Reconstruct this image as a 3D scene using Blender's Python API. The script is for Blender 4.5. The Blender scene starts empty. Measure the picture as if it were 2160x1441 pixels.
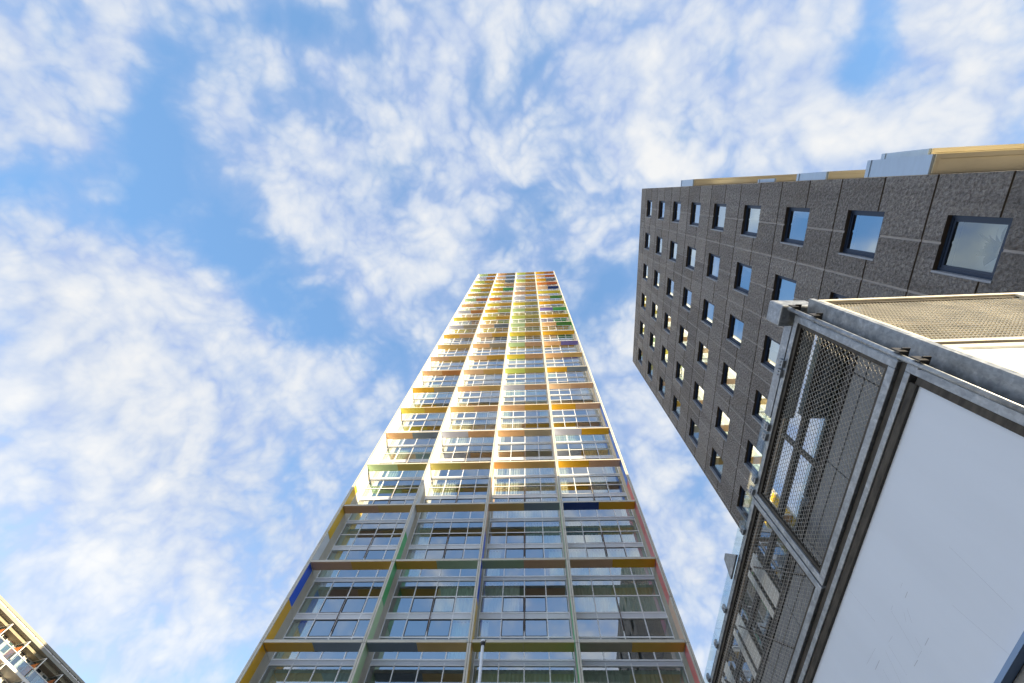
import bpy, bmesh, math, random
from mathutils import Vector, Matrix
random.seed(7)
scene = bpy.context.scene
COL = scene.collection
R = math.radians
# ------------------------------------------------------------------ camera and axes
CX, CY, CZ = 17.372, -25.616, 1.6          # where the photographer stands; the tower front is the plane y = 0
SUN_AZ, SUN_EL = 120.0, 6.3                # compass-like azimuth from +y towards +x, elevation

# ------------------------------------------------------------------ helpers
def lin(r, g, b):
    f = lambda c: ((c/255+.055)/1.055)**2.4 if c/255 > .04045 else c/255/12.92
    return (f(r), f(g), f(b), 1)

class NT:
    """small node-graph builder"""
    def __init__(self, tree): self.t = tree; self.n = tree.nodes; self.l = tree.links
    def new(self, typ, **kw):
        nd = self.n.new(typ)
        for k, v in kw.items(): setattr(nd, k, v)
        return nd
    def put(self, sock, v):
        if isinstance(v, bpy.types.NodeSocket): self.l.new(v, sock)
        else: sock.default_value = v
    def math(self, op, a, b=0.0, clamp=False):
        nd = self.new('ShaderNodeMath', operation=op, use_clamp=clamp)
        self.put(nd.inputs[0], a); self.put(nd.inputs[1], b); return nd.outputs[0]
    def noise(self, vec, scale, detail=4, rough=.55, dist=0.0):
        nd = self.new('ShaderNodeTexNoise'); self.put(nd.inputs['Vector'], vec)
        nd.inputs['Scale'].default_value = scale; nd.inputs['Detail'].default_value = detail
        nd.inputs['Roughness'].default_value = rough; nd.inputs['Distortion'].default_value = dist
        return nd
    def ramp(self, fac, stops, interp='LINEAR'):
        nd = self.new('ShaderNodeValToRGB'); nd.color_ramp.interpolation = interp
        e = nd.color_ramp.elements
        while len(e) < len(stops): e.new(.5)
        for el, (p, c) in zip(e, stops):
            el.position = p; el.color = c if len(c) == 4 else (*c, 1)
        self.put(nd.inputs[0], fac); return nd.outputs[0]
    def mix(self, fac, a, b, typ='MIX'):
        nd = self.new('ShaderNodeMix', data_type='RGBA', blend_type=typ)
        self.put(nd.inputs[0], fac); self.put(nd.inputs[6], a); self.put(nd.inputs[7], b); return nd.outputs[2]

def g(v): return (v, v, v, 1)

def mat(name, base, rough=.6, metal=0.0, var=.12, vscale=2.0, bump=0.0, bscale=30.0, stretch=(1, 1, 1), spec=.5, bdist=.01):
    """procedural surface: mottled base colour plus fine bump"""
    m = bpy.data.materials.new(name); m.use_nodes = True
    k = NT(m.node_tree); p = k.n['Principled BSDF']
    tc = k.new('ShaderNodeTexCoord'); mp = k.new('ShaderNodeMapping'); mp.inputs['Scale'].default_value = stretch
    k.l.new(tc.outputs['Object'], mp.inputs['Vector']); v = mp.outputs[0]
    n = k.noise(v, vscale, 6, .6)
    lo = tuple(c*(1-var) for c in base[:3]); hi = tuple(min(1, c*(1+var)) for c in base[:3])
    k.put(p.inputs['Base Color'], k.ramp(n.outputs[0], [(.3, lo), (.7, hi)]))
    p.inputs['Roughness'].default_value = rough; p.inputs['Metallic'].default_value = metal
    p.inputs['Specular IOR Level'].default_value = spec
    if bump:
        n2 = k.noise(v, bscale, 5, .6); b = k.new('ShaderNodeBump')
        b.inputs['Strength'].default_value = bump; b.inputs['Distance'].default_value = bdist
        k.l.new(n2.outputs[0], b.inputs['Height']); k.l.new(b.outputs[0], p.inputs['Normal'])
    return m

def mat_glass(name, tint, refl=1.0, base=.05, wav=.0, ior=1.5, gcol=(.95, .97, 1)):
    """window glass: fresnel mirror over a tinted see-through"""
    m = bpy.data.materials.new(name); m.use_nodes = True
    k = NT(m.node_tree); k.n.remove(k.n['Principled BSDF']); out = k.n['Material Output']
    lw = k.new('ShaderNodeLayerWeight'); lw.inputs[0].default_value = .5; f0 = ((ior-1)/(ior+1))**2      # Schlick, same from both sides of the pane
    sch = k.math('ADD', k.math('MULTIPLY', k.math('POWER', lw.outputs['Facing'], 5.0), 1-f0), f0)
    f = k.math('ADD', k.math('MULTIPLY', sch, refl), base, clamp=True)
    gl = k.new('ShaderNodeBsdfGlossy'); gl.inputs['Roughness'].default_value = .0; gl.inputs['Color'].default_value = (*gcol, 1)
    tr = k.new('ShaderNodeBsdfTransparent'); tr.inputs['Color'].default_value = (*tint, 1)
    if wav:
        tc = k.new('ShaderNodeTexCoord'); n = k.noise(tc.outputs['Object'], .9, 2, .5); b = k.new('ShaderNodeBump')
        b.inputs['Strength'].default_value = wav; b.inputs['Distance'].default_value = .02
        k.l.new(n.outputs[0], b.inputs['Height']); k.l.new(b.outputs[0], gl.inputs['Normal'])
    mx = k.new('ShaderNodeMixShader'); k.put(mx.inputs[0], f)
    k.l.new(tr.outputs[0], mx.inputs[1]); k.l.new(gl.outputs[0], mx.inputs[2]); k.l.new(mx.outputs[0], out.inputs[0])
    return m

class MB:
    """collects boxes, quads, tubes and links them as ONE mesh object"""
    def __init__(self): self.v = []; self.f = []; self.m = []; self.sm = []
    def face(self, pts, mi=0, smooth=False):
        b = len(self.v); self.v += [tuple(p) for p in pts]; self.f.append(tuple(range(b, b+len(pts)))); self.m.append(mi); self.sm.append(smooth)
    def box(self, x0, x1, y0, y1, z0, z1, mi=0, T=None):
        c = [(x, y, z) for x in (x0, x1) for y in (y0, y1) for z in (z0, z1)]
        if T: c = [T(*p) for p in c]
        b = len(self.v); self.v += [tuple(p) for p in c]
        for q in ((0, 1, 3, 2), (4, 6, 7, 5), (0, 4, 5, 1), (2, 3, 7, 6), (0, 2, 6, 4), (1, 5, 7, 3)):
            self.f.append(tuple(b+i for i in q)); self.m.append(mi); self.sm.append(False)
    def tube(self, a, b, r, n=10, mi=0, r2=None, caps=True):
        a = Vector(a); b = Vector(b); d = (b-a).normalized(); r2 = r if r2 is None else r2
        u = d.cross(Vector((0, 0, 1)) if abs(d.z) < .9 else Vector((1, 0, 0))).normalized(); w = d.cross(u); s = len(self.v)
        for P, rr in ((a, r), (b, r2)):
            for i in range(n):
                t = 2*math.pi*i/n; self.v.append(tuple(P+(u*math.cos(t)+w*math.sin(t))*rr))
        for i in range(n):
            j = (i+1) % n; self.f.append((s+i, s+j, s+n+j, s+n+i)); self.m.append(mi); self.sm.append(True)
        if caps:
            self.f.append(tuple(s+i for i in range(n))[::-1]); self.f.append(tuple(s+n+i for i in range(n))); self.m += [mi, mi]; self.sm += [False, False]
    def mesh(self, name, mats, origin=(0, 0, 0)):
        me = bpy.data.meshes.new(name); o = Vector(origin)
        me.from_pydata([tuple(Vector(p)-o) for p in self.v], [], self.f)
        for m in (mats if isinstance(mats, (list, tuple)) else [mats]): me.materials.append(m)
        me.polygons.foreach_set('material_index', self.m); me.polygons.foreach_set('use_smooth', self.sm)
        bm = bmesh.new(); bm.from_mesh(me); bmesh.ops.recalc_face_normals(bm, faces=bm.faces); bm.to_mesh(me); bm.free()
        me.update(); return me
    def build(self, name, mats, parent=None, origin=None, loc=None):
        """origin: world point the vertices are measured from; loc: position under the parent"""
        base = Vector(origin) if origin is not None else (wloc(parent) if parent else Vector((0, 0, 0)))
        return link(name, self.mesh(name, mats, base), parent, loc)

def wloc(o):
    p = Vector((0, 0, 0))
    while o: p += o.location; o = o.parent
    return p
def link(name, data, parent=None, loc=None):
    o = bpy.data.objects.new(name, data); COL.objects.link(o)
    if parent: o.parent = parent
    if loc is not None: o.location = loc
    return o
def bevel(o, w=.006, seg=1):
    b = o.modifiers.new('bevel', 'BEVEL'); b.width = w; b.segments = seg; b.limit_method = 'ANGLE'; b.angle_limit = R(50); return o
def tag(o, label=None, cat=None, group=None, kind=None):
    if label: o['label'] = label
    if cat: o['category'] = cat
    if group: o['group'] = group
    if kind: o['kind'] = kind
    return o
def thing(name, label, cat, loc): 
    o = link(name, None); o.location = loc; return tag(o, label, cat)

# ------------------------------------------------------------------ materials
M = {}
M['concrete'] = mat('pale precast concrete', lin(214, 209, 195), .75, var=.10, vscale=.8, bump=.25, bscale=25)
M['concrete_cap'] = mat('weathered concrete edge', lin(176, 172, 160), .8, var=.25, vscale=1.4, bump=.3, bscale=20)
M['gap'] = mat('dark joint', g(.015), .9, var=.1)
M['alu'] = mat('white window frame', lin(236, 239, 242), .4, var=.03, vscale=.5)
M['spandrel'] = mat('light grey spandrel', lin(212, 217, 224), .45, var=.06, vscale=.7)
M['sash'] = mat('dark sash', g(.02), .4, var=.1)
M['rod'] = mat('grey brown rod', lin(120, 105, 100), .4, .6, var=.2)
M['curtain'] = mat('pale green curtain', lin(214, 232, 218), .9, var=.08, vscale=1.5)
M['curtain_white'] = mat('white curtain', lin(232, 232, 222), .9, var=.06, vscale=1.5)
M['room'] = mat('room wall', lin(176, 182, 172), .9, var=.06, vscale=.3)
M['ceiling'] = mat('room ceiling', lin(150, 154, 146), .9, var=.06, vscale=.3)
M['tower_glass'] = mat_glass('tower glass', (.82, .91, .88), 1.7, .40, wav=.04, gcol=(.88, .94, 1))
PGAIN = 1.32
PANEL = {k: mat('panel '+k, tuple(min(.92, c*PGAIN+.015) for c in lin(*v)[:3]), .38, var=.05, vscale=.5) for k, v in {
    'orange': (246, 166, 12), 'amber': (238, 176, 40), 'ochre': (216, 172, 66), 'yellow': (232, 200, 70), 'olive': (190, 180, 96),
    'limegreen': (196, 212, 110), 'palegreen': (176, 206, 158), 'green': (78, 178, 100), 'darkgreen': (80, 142, 66), 'sage': (160, 182, 150),
    'peach': (240, 172, 128), 'pink': (240, 184, 152), 'rose': (214, 122, 116), 'mauve': (206, 168, 136), 'tan': (212, 178, 112), 'taupe': (168, 158, 140),
    'lavender': (184, 190, 220), 'violet': (120, 112, 190), 'slate': (122, 136, 154), 'blue': (20, 88, 214), 'navy': (24, 62, 140), 'cornflower': (88, 130, 222),
    'brown': (196, 132, 76), 'redorange': (236, 130, 50), 'rust': (200, 104, 46), 'cream': (244, 238, 222), 'palelilac': (206, 212, 236)}.items()}
PK = list(PANEL); PI = {k: i for i, k in enumerate(PK)}

# ------------------------------------------------------------------ ground
gb = MB(); gb.face([(-700, -700, 0), (700, -700, 0), (700, 700, 0), (-700, 700, 0)])
gm = bpy.data.materials.new('paving'); gm.use_nodes = True
k = NT(gm.node_tree); p = k.n['Principled BSDF']; tc = k.new('ShaderNodeTexCoord')
br = k.new('ShaderNodeTexBrick'); k.l.new(tc.outputs['Object'], br.inputs['Vector']); br.inputs['Scale'].default_value = 2
br.inputs['Color1'].default_value = g(.15); br.inputs['Color2'].default_value = g(.12); br.inputs['Mortar'].default_value = g(.1)
n = k.noise(tc.outputs['Object'], .4, 6, .6)
k.put(p.inputs['Base Color'], k.mix(.5, br.outputs[0], k.ramp(n.outputs[0], [(.3, (.10, .095, .09)), (.7, (.17, .16, .15))])))
p.inputs['Roughness'].default_value = .85
tag(gb.build('ground', gm), kind='structure')
BLOB_GAIN=1.0; SKY_GAIN=(.168,.24,.294); CLOUD_GAIN=.40; EXPO=1.25; DENS0=.56; BIL0=.20; BILA=1.25; HAZE_FILL=.70
BLOBS= [(-0.798, -0.228, 2.08, 0.388, 0.116, -0.65), (-0.86, -0.051, 2.63, 0.312, 0.232, -0.7), (-0.728, 0.086, -2.57, 0.256, 0.231, -0.75), (-0.633, 0.231, -2.07, 0.302, 0.152, -0.85), (-0.488, 0.312, -2.42, 0.281, 0.123, -0.65), (-1.174, -0.055, 3.1, 0.302, 0.124, -0.41), (-1.062, 0.015, 3.05, 0.218, 0.112, -0.2), (-0.444, -0.342, -2.89, 0.241, 0.076, -0.54), (-0.52, -0.358, -3.11, 0.134, 0.048, -0.2), (-0.665, -0.278, -2.78, 0.196, 0.101, -0.25), (-0.424, -0.143, -2.8, 0.106, 0.045, -0.25), (-0.317, -0.075, 2.8, 0.099, 0.087, -0.22), (-0.102, -0.221, 1.72, 0.105, 0.09, -0.22), (0.049, -0.256, 1.48, 0.151, 0.132, -0.18), (0.014, -0.069, 1.89, 0.233, 0.079, -0.28), (0.043, 0.044, -2.84, 0.099, 0.094, -0.28), (0.139, -0.072, 1.14, 0.134, 0.075, -0.22), (-0.124, 0.068, -3.12, 0.101, 0.064, -0.25), (-0.06, 0.114, -3.12, 0.085, 0.066, -0.2), (0.695, -0.237, 1.82, 0.148, 0.082, -0.81), (0.656, -0.206, -2.86, 0.073, 0.048, -0.35), (0.444, -0.234, -2.81, 0.075, 0.071, -0.22), (0.342, -0.099, -2.64, 0.094, 0.08, -0.22), (0.594, -0.077, 1.03, 0.074, 0.056, -0.2), (0.724, -0.306, 0.79, 0.08, 0.058, -0.2), (0.23, -0.303, 1.36, 0.073, 0.056, -0.1), (0.189, 0.216, -2.99, 0.155, 0.122, -0.47), (0.133, 0.31, 1.51, 0.15, 0.106, -0.3), (0.233, 0.172, 1.35, 0.103, 0.083, -0.2), (0.086, 0.165, -3.07, 0.102, 0.068, -0.25), (-0.321, 0.358, -2.74, 0.218, 0.101, -0.3), (-0.195, 0.349, 2.27, 0.157, 0.11, -0.2), (-0.598, 0.137, -2.61, 0.147, 0.095, -0.15), (0.269, 0.691, 0.88, 0.145, 0.134, -0.08), (0.441, 0.857, -2.89, 0.124, 0.101, -0.22), (-0.732, 0.765, 1.96, 0.24, 0.083, -0.2), (-1.014, 0.976, 3.11, 0.234, 0.086, -0.15), (-0.499, 0.236, -2.33, 0.102, 0.079, -0.2), (-1.286, 0.027, 2.96, 0.114, 0.064, 0.2), (-1.117, 0.212, 3.0, 0.647, 0.364, 0.42), (-0.83, 0.224, 2.45, 0.319, 0.212, 0.34), (-1.149, 0.499, 3.0, 0.895, 0.5, 0.42), (-0.815, 0.584, 2.69, 0.42, 0.325, 0.15), (-1.385, 0.876, 2.75, 0.764, 0.508, 0.36), (-1.119, 1.114, 2.91, 0.555, 0.358, 0.32), (-1.776, 1.4, 2.46, 0.676, 0.435, 0.3), (-0.853, -0.34, 2.43, 0.214, 0.114, 0.3), (-0.889, -0.218, 3.02, 0.116, 0.067, 0.2), (-1.058, -0.209, 2.9, 0.234, 0.166, 0.18), (-1.074, -0.318, 2.55, 0.113, 0.076, 0.18), (-0.972, -0.147, -3.07, 0.145, 0.076, 0.18), (-1.202, -0.108, 2.64, 0.1, 0.066, 0.2), (-0.644, -0.206, -2.78, 0.2, 0.137, 0.12), (-0.552, -0.056, -2.95, 0.217, 0.179, 0.2), (-0.649, -0.111, 2.94, 0.101, 0.071, 0.1), (-0.411, -0.099, -2.84, 0.185, 0.107, 0.15), (-0.349, 0.058, -2.81, 0.229, 0.135, 0.15), (-0.209, -0.165, 1.76, 0.234, 0.17, 0.28), (-0.135, -0.299, 1.8, 0.148, 0.131, 0.28), (-0.046, -0.319, 1.64, 0.096, 0.087, 0.15), (-0.449, -0.275, -2.88, 0.144, 0.081, 0.1), (-0.116, -0.035, 2.11, 0.169, 0.126, 0.22), (-0.48, 0.142, -3.01, 0.259, 0.159, 0.15), (-0.302, 0.22, -2.94, 0.317, 0.128, 0.12), (0.32, -0.241, 1.86, 0.316, 0.251, 0.36), (0.533, -0.262, -2.6, 0.192, 0.126, 0.3), (0.537, -0.126, -2.74, 0.25, 0.14, 0.3), (0.894, -0.151, -2.25, 0.304, 0.237, 0.34), (0.795, -0.271, -2.64, 0.18, 0.107, 0.25), (0.232, -0.067, -2.92, 0.125, 0.099, 0.34), (0.147, -0.191, 1.06, 0.174, 0.161, 0.18), (0.407, -0.059, -3.05, 0.185, 0.085, 0.3), (0.704, -0.117, -3.04, 0.265, 0.106, 0.25), (0.126, -0.293, -3.02, 0.173, 0.121, 0.22), (0.108, 0.078, 1.38, 0.129, 0.115, 0.15), (0.153, 0.102, -2.49, 0.102, 0.095, 0.1), (0.342, 0.616, -2.85, 0.234, 0.198, 0.12), (0.449, 1.093, 1.39, 0.38, 0.259, 0.22), (0.327, 0.772, -2.78, 0.164, 0.144, 0.1), (-0.758, 1.078, 1.88, 0.465, 0.251, 0.12), (-1.445, 1.575, 3.01, 0.451, 0.227, 0.1), (-0.55, -1.45, 0, 1.1, 1.2, -0.42), (0.45, -1.5, 0, 0.8, 0.9, 0.25), (-0.2, -0.75, 0, 0.35, 0.3, -0.15)]

# ------------------------------------------------------------------ the colourful residential tower
BAY, FT, H, Z0, GY = 6.56, .24, 6.0097, 19.10, 1.84       # bay spacing, fin thickness, cell height, first louvre, glass plane
NROW0, NROW1 = -3, 21
TOP = Z0 + 21.12*H
tower = thing('residential_tower', 'very tall slender tower with a grid of pale fins and many coloured soffit panels', 'tower', (13, 0, 0))
FX = [-.12 + i*BAY for i in range(5)]                     # fin centre lines

# body behind the glass: sides, back, roof
b = MB(); yb = 21.0
b.box(FX[0]-.10, FX[0]+.10, GY+.12, yb, 0, TOP-.4); b.box(FX[4]-.10, FX[4]+.10, GY+.12, yb, 0, TOP-.4)
b.box(FX[0]+.10, FX[4]-.10, yb-.2, yb, 0, TOP-.4)
b.build('body', M['concrete'], tower)
b = MB(); b.box(FX[0]-.10, FX[4]+.10, GY+.12, yb, TOP-.4, TOP-.1); b.build('roof', M['concrete_cap'], tower)
b = MB(); b.box(FX[0]+.10, FX[4]-.10, GY+.02, GY+.3, 0, Z0+NROW0*H); b.build('plinth', M['concrete'], tower)

# rooms: ceilings, party walls and back walls in one shell
b = MB()
for j in range(NROW0, 21):
    z = Z0+j*H
    for dz, th in ((0.0, .30), (3.06, .36)):
        for i in range(4):
            x0, x1 = FX[i]+.14, FX[i+1]-.14
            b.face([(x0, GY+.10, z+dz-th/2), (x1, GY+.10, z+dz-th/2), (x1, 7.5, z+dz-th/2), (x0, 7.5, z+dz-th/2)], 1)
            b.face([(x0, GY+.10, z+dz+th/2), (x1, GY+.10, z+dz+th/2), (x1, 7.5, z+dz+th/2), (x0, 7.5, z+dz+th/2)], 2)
for i in range(5):
    b.box(FX[i]-.13 if 0 < i < 4 else FX[i]-.05, FX[i]+.13 if 0 < i < 4 else FX[i]+.05, GY+.13, 7.5, Z0+NROW0*H, TOP-.45, 0)
b.face([(FX[0], 7.5, Z0+NROW0*H), (FX[4], 7.5, Z0+NROW0*H), (FX[4], 7.5, TOP-.45), (FX[0], 7.5, TOP-.45)], 0)
b.build('interior', [M['room'], M['ceiling'], M['rod']], tower)

# colours of the fin panels, lower and upper half of each cell, from row -3 upwards
def seq(*rows): return rows
FIN_R = {0: {-1: ('orange', 'orange'), 0: ('orange', 'blue'), 1: ('palelilac', 'amber'), 2: ('amber', 'cream')},
         1: {-1: ('palegreen', 'palegreen'), 0: ('palegreen', 'green'), 1: ('green', 'palelilac'), 2: ('palelilac', 'cream')},
         2: {-1: ('ochre', 'ochre'), 0: ('amber', 'blue'), 1: ('blue', 'pink'), 2: ('pink', 'peach')},
         3: {-1: ('green', 'green'), 0: ('green', 'sage'), 1: ('sage', 'sage'), 2: ('sage', 'cream')},
         4: {}}
FIN_L = {4: {-1: ('pink', 'rose'), 0: ('pink', 'rose'), 1: ('rose', 'rose'), 2: ('rose', 'cornflower'), 3: ('cornflower', 'cornflower'), 4: ('cornflower', 'cornflower'),
             5: ('palelilac', 'palelilac'), 10: ('palegreen', 'green'), 11: ('green', 'palegreen'), 12: ('palegreen', 'palegreen'), 13: ('palegreen', 'limegreen')},
         3: {-1: ('green', 'green'), 0: ('green', 'sage'), 1: ('sage', 'palegreen'), 2: ('sage', 'cream')}}
light = ['cream', 'cream', 'palelilac', 'cream', 'cream', 'cream', 'cream']
rf = random.Random(3)
LEAF = 3.0
for i, x in enumerate(FX):
    fb = MB(); hx = FT/2
    for j in range(NROW0, 21):
        for h in (0, 1):
            z0 = Z0+j*H+h*H/2+.012; z1 = z0+H/2-.024
            if j == 20 and h: z1 = TOP
            fb.box(x-hx, x-.012, 0, GY+.06, z0, z1, 0); fb.box(x+.012, x+hx, 0, GY+.06, z0, z1, 0)
            for side in (-1, 1):
                if (i == 0 and side < 0) or (i == 4 and side > 0): continue
                tab = FIN_R if side > 0 else FIN_L
                c = tab.get(i, {}).get(j)
                c = c[h] if c else rf.choice(light)
                xa, xb = (x+hx, x+hx+.012) if side > 0 else (x-hx-.012, x-hx)
                fb.box(xa, xb, .075, .86, z0+.02, z1-.02, 1+PI[c])
    fb.box(x-hx+.03, x+hx-.03, .03, GY+.05, Z0+NROW0*H, TOP-.05, 1+len(PK))
    fb.box(x-hx, x+hx, 0, GY+.06, 0, Z0+NROW0*H-.02, 0)
    fb.build('fin', [M['concrete']]+[PANEL[c] for c in PK]+[M['gap']], tower)

SOFFIT = [  # rows upward, four bays, (first, second) soffit panel
 [('ochre', 'slate'), ('slate', 'tan'), ('olive', 'olive'), ('taupe', 'ochre')],
 [('mauve', 'ochre'), ('ochre', 'sage'), ('sage', 'mauve'), ('mauve', 'orange')],
 [('mauve', 'tan'), ('tan', 'tan'), ('tan', 'slate'), ('navy', 'orange')],
 [('palegreen', 'olive'), ('olive', 'tan'), ('tan', 'tan'), ('orange', 'mauve')],
 [('peach', 'slate'), ('lavender', 'peach'), ('peach', 'taupe'), ('lavender', 'orange')],
 [('yellow', 'ochre'), ('tan', 'peach'), ('peach', 'ochre'), ('orange', 'mauve')],
 [('orange', 'taupe'), ('peach', 'tan'), ('lavender', 'mauve'), ('pink', 'mauve')],
 [('peach', 'brown'), ('pink', 'tan'), ('limegreen', 'olive'), ('orange', 'slate')],
 [('mauve', 'tan'), ('pink', 'ochre'), ('yellow', 'peach'), ('peach', 'tan')],
 [('tan', 'tan'), ('peach', 'taupe'), ('palegreen', 'mauve'), ('peach', 'violet')],
 [('ochre', 'peach'), ('pink', 'ochre'), ('yellow', 'ochre'), ('orange', 'orange')],
 [('lavender', 'taupe'), ('pink', 'slate'), ('palegreen', 'tan'), ('peach', 'darkgreen')],
 [('yellow', 'ochre'), ('yellow', 'ochre'), ('limegreen', 'olive'), ('orange', 'orange')],
 [('lavender', 'brown'), ('amber', 'limegreen'), ('palegreen', 'olive'), ('violet', 'green')],
 [('peach', 'ochre'), ('yellow', 'ochre'), ('yellow', 'olive'), ('orange', 'orange')],
 [('palegreen', 'brown'), ('redorange', 'olive'), ('lavender', 'tan'), ('peach', 'darkgreen')],
 [('tan', 'olive'), ('yellow', 'peach'), ('peach', 'ochre'), ('yellow', 'yellow')],
 [('limegreen', 'ochre'), ('orange', 'green'), ('lavender', 'peach'), ('pink', 'navy')],
 [('tan', 'ochre'), ('yellow', 'peach'), ('pink', 'peach'), ('redorange', 'rust')],
 [('limegreen', 'ochre'), ('tan', 'slate'), ('limegreen', 'ochre'), ('orange', 'slate')],
 [('lavender', 'brown'), ('pink', 'slate'), ('lavender', 'tan'), ('peach', 'rust')],
 [('palegreen', 'ochre'), ('peach', 'taupe'), ('limegreen', 'tan'), ('orange', 'brown')]]
# one louvre slab and one half soffit panel, shared by every copy
LW = BAY-FT-.10
lb = MB()
prof = [(0, .02), (0, .14), (.05, .24), (.84, .24), (.84, .02)]
for xa, xb in ((0, LW),):
    for q in range(len(prof)):
        (y0, z0), (y1, z1) = prof[q], prof[(q+1) % len(prof)]
        lb.face([(xa, y0, z0), (xb, y0, z0), (xb, y1, z1), (xa, y1, z1)], 1 if q == 1 else 0)
    lb.face([(xa, y, z) for y, z in prof]); lb.face([(xb, y, z) for y, z in prof][::-1])
louvre_me = lb.mesh('louvre', [M['concrete'], M['concrete_cap']])
panel_me = {}
def soffit_mesh(c):
    if c not in panel_me:
        q = MB(); q.box(0, LW/2-.012, .03, .83, 0, .018); panel_me[c] = q.mesh('soffit_panel', PANEL[c])
    return panel_me[c]
for j in range(22):
    for i in range(4):
        lo = link('louvre', louvre_me, tower, (FX[i]+FT/2+.05-13, 0, Z0+j*H))
        for h in (0, 1):
            link('soffit_panel', soffit_mesh(SOFFIT[j][i][h]), lo, (h*LW/2+.006, 0, 0))

# one glazed cell: frame, panes, sashes, rod
W = BAY-FT-.02
fr = MB(); mx = [0, W/4, W/2, 3*W/4, W]
for q, x in enumerate(mx):
    wd = .05 if q in (0, 4) else .035
    fr.box(max(0, x-wd), min(W, x+wd), -.05, .05, .10, H-.02)
for z, hh in ((1.58, .045), (4.52, .045)): fr.box(.05, W-.05, -.045, .045, z-hh, z+hh)
for zc, dh in ((0.0, .20), (3.06, .24)):
    fr.box(.0, W, -.062, .04, zc+dh-.09, zc+dh); fr.box(0, W, -.062, .04, zc-dh, zc-dh+.06)
    fr.box(.0, W, -.03, .06, zc-dh+.06, zc+dh-.09, 1)
frame_me = fr.mesh('window', [M['alu'], M['spandrel']])
gl = MB(); gl.face([(0.04, 0, .15), (W-.04, 0, .15), (W-.04, 0, H-.15), (0.04, 0, H-.15)]); pane_me = gl.mesh('pane', M['tower_glass'])
sa = MB()
for zl, zh in ((1.64, 2.80), (3.32, 4.46)):
    for q in (1, 2):
        xa, xb = mx[q]+.04, mx[q+1]-.04
        sa.box(xa, xa+.045, -.03, -.004, zl, zh); sa.box(xb-.045, xb, -.03, -.004, zl, zh)
        sa.box(xa+.045, xb-.045, -.03, -.004, zl, zl+.045); sa.box(xa+.045, xb-.045, -.03, -.004, zh-.045, zh)
sash_me = sa.mesh('sash', M['sash'])
ro = MB(); ro.tube((W/2, -.14, 1.95), (W/2, -.14, 4.35), .035, 8); ro.tube((W/2, -.14, 2.0), (W/2, -.04, 2.0), .025, 6); ro.tube((W/2, -.14, 4.25), (W/2, -.04, 4.25), .025, 6)
rod_me = ro.mesh('rod', M['rod'])
def curtain_mesh(spans, m, key):
    c = MB()
    for x0, x1, z0, z1 in spans:
        n = max(4, int((x1-x0)/.045))
        for q in range(n):
            xa, xb = x0+(x1-x0)*q/n, x0+(x1-x0)*(q+1)/n
            y = lambda x: .30+.05*math.sin(x*24+key)+.02*math.sin(x*61+key*2)
            c.face([(xa, y(xa), z0), (xb, y(xb), z0), (xb, y(xb), z1), (xa, y(xa), z1)], 0, True)
    return c.mesh('curtain', m)
lo_, up_ = (.22, 2.84), (3.26, 5.82); C_ = []
def S(a, b, s): return (a*W+.06, b*W-.06, *s)
defs = [[S(0, 1, lo_), S(0, 1, up_)], [S(0, 1, lo_)], [S(.5, 1, lo_), S(0, .25, up_)], [S(0, .25, lo_), S(0, .25, up_)], [S(0, 1, up_)],
        [S(.5, 1, up_), S(.75, 1, lo_)], [S(0, .2, lo_), S(.5, 1, up_), S(.8, 1, lo_)], [S(0, .45, up_), S(0, .12, lo_)], [S(0, .15, up_), S(.5, .8, up_), S(.85, 1, lo_)]]
for q, d in enumerate(defs): C_.append([curtain_mesh(d, M['curtain'], q), curtain_mesh(d, M['curtain_white'], q)])
choice = {(-1, 0): (0, 0), (-1, 1): (1, 0), (-1, 2): (0, 0), (-1, 3): (0, 0), (0, 0): (3, 0), (0, 1): (5, 0), (0, 2): (7, 1), (0, 3): (4, 0), (1, 0): (3, 0), (1, 1): (3, 0), (1, 2): (6, 0), (1, 3): (0, 0),
          (2, 0): (3, 0), (2, 1): (7, 1), (2, 2): (0, 1), (2, 3): (8, 1), (3, 2): (1, 1), (3, 3): (6, 1), (4, 2): (7, 1)}
rc = random.Random(11)
for j in range(NROW0, 21):
    for i in range(4):
        w = link('window', frame_me, tower, (FX[i]+FT/2+.01-13, GY, Z0+j*H))
        link('pane', pane_me, w)
        if rc.random() < .55 or (j < 3 and i in (1, 2)): link('sash', sash_me, w)
        link('rod', rod_me, w)
        c = choice.get((j, i)) or ((rc.randrange(9), rc.randrange(2)) if rc.random() < .8 else None)
        if c: link('curtain', C_[c[0]][c[1]], w)

# ------------------------------------------------------------------ dark textured-concrete block on the right
D = 9.28
dm = bpy.data.materials.new('rough dark concrete'); dm.use_nodes = True
k = NT(dm.node_tree); p = k.n['Principled BSDF']; tc = k.new('ShaderNodeTexCoord'); v = tc.outputs['Object']
n1 = k.noise(v, 13, 6, .68, .4); n2 = k.noise(v, .5, 5, .6); n3 = k.noise(v, 60, 3, .6)
vo = k.new('ShaderNodeTexVoronoi'); vo.inputs['Scale'].default_value = 11; k.l.new(v, vo.inputs['Vector'])
c1 = k.ramp(n1.outputs[0], [(.3, lin(110, 109, 111)), (.72, lin(200, 197, 196))])
mps = k.new('ShaderNodeMapping'); mps.inputs['Scale'].default_value = (1, 1.6, .16); k.l.new(v, mps.inputs['Vector'])
n4 = k.noise(mps.outputs[0], 1.2, 6, .65)
c2 = k.mix(k.ramp(n2.outputs[0], [(.42, g(0)), (.72, g(.4))]), c1, lin(150, 143, 134))
c3 = k.mix(k.ramp(n4.outputs[0], [(.48, g(0)), (.75, g(.5))]), c2, lin(104, 100, 98))
sn = k.new('ShaderNodeVectorMath', operation='SNAP'); po = k.new('ShaderNodeVectorMath', operation='SUBTRACT'); k.l.new(v, po.inputs[0])
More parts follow.
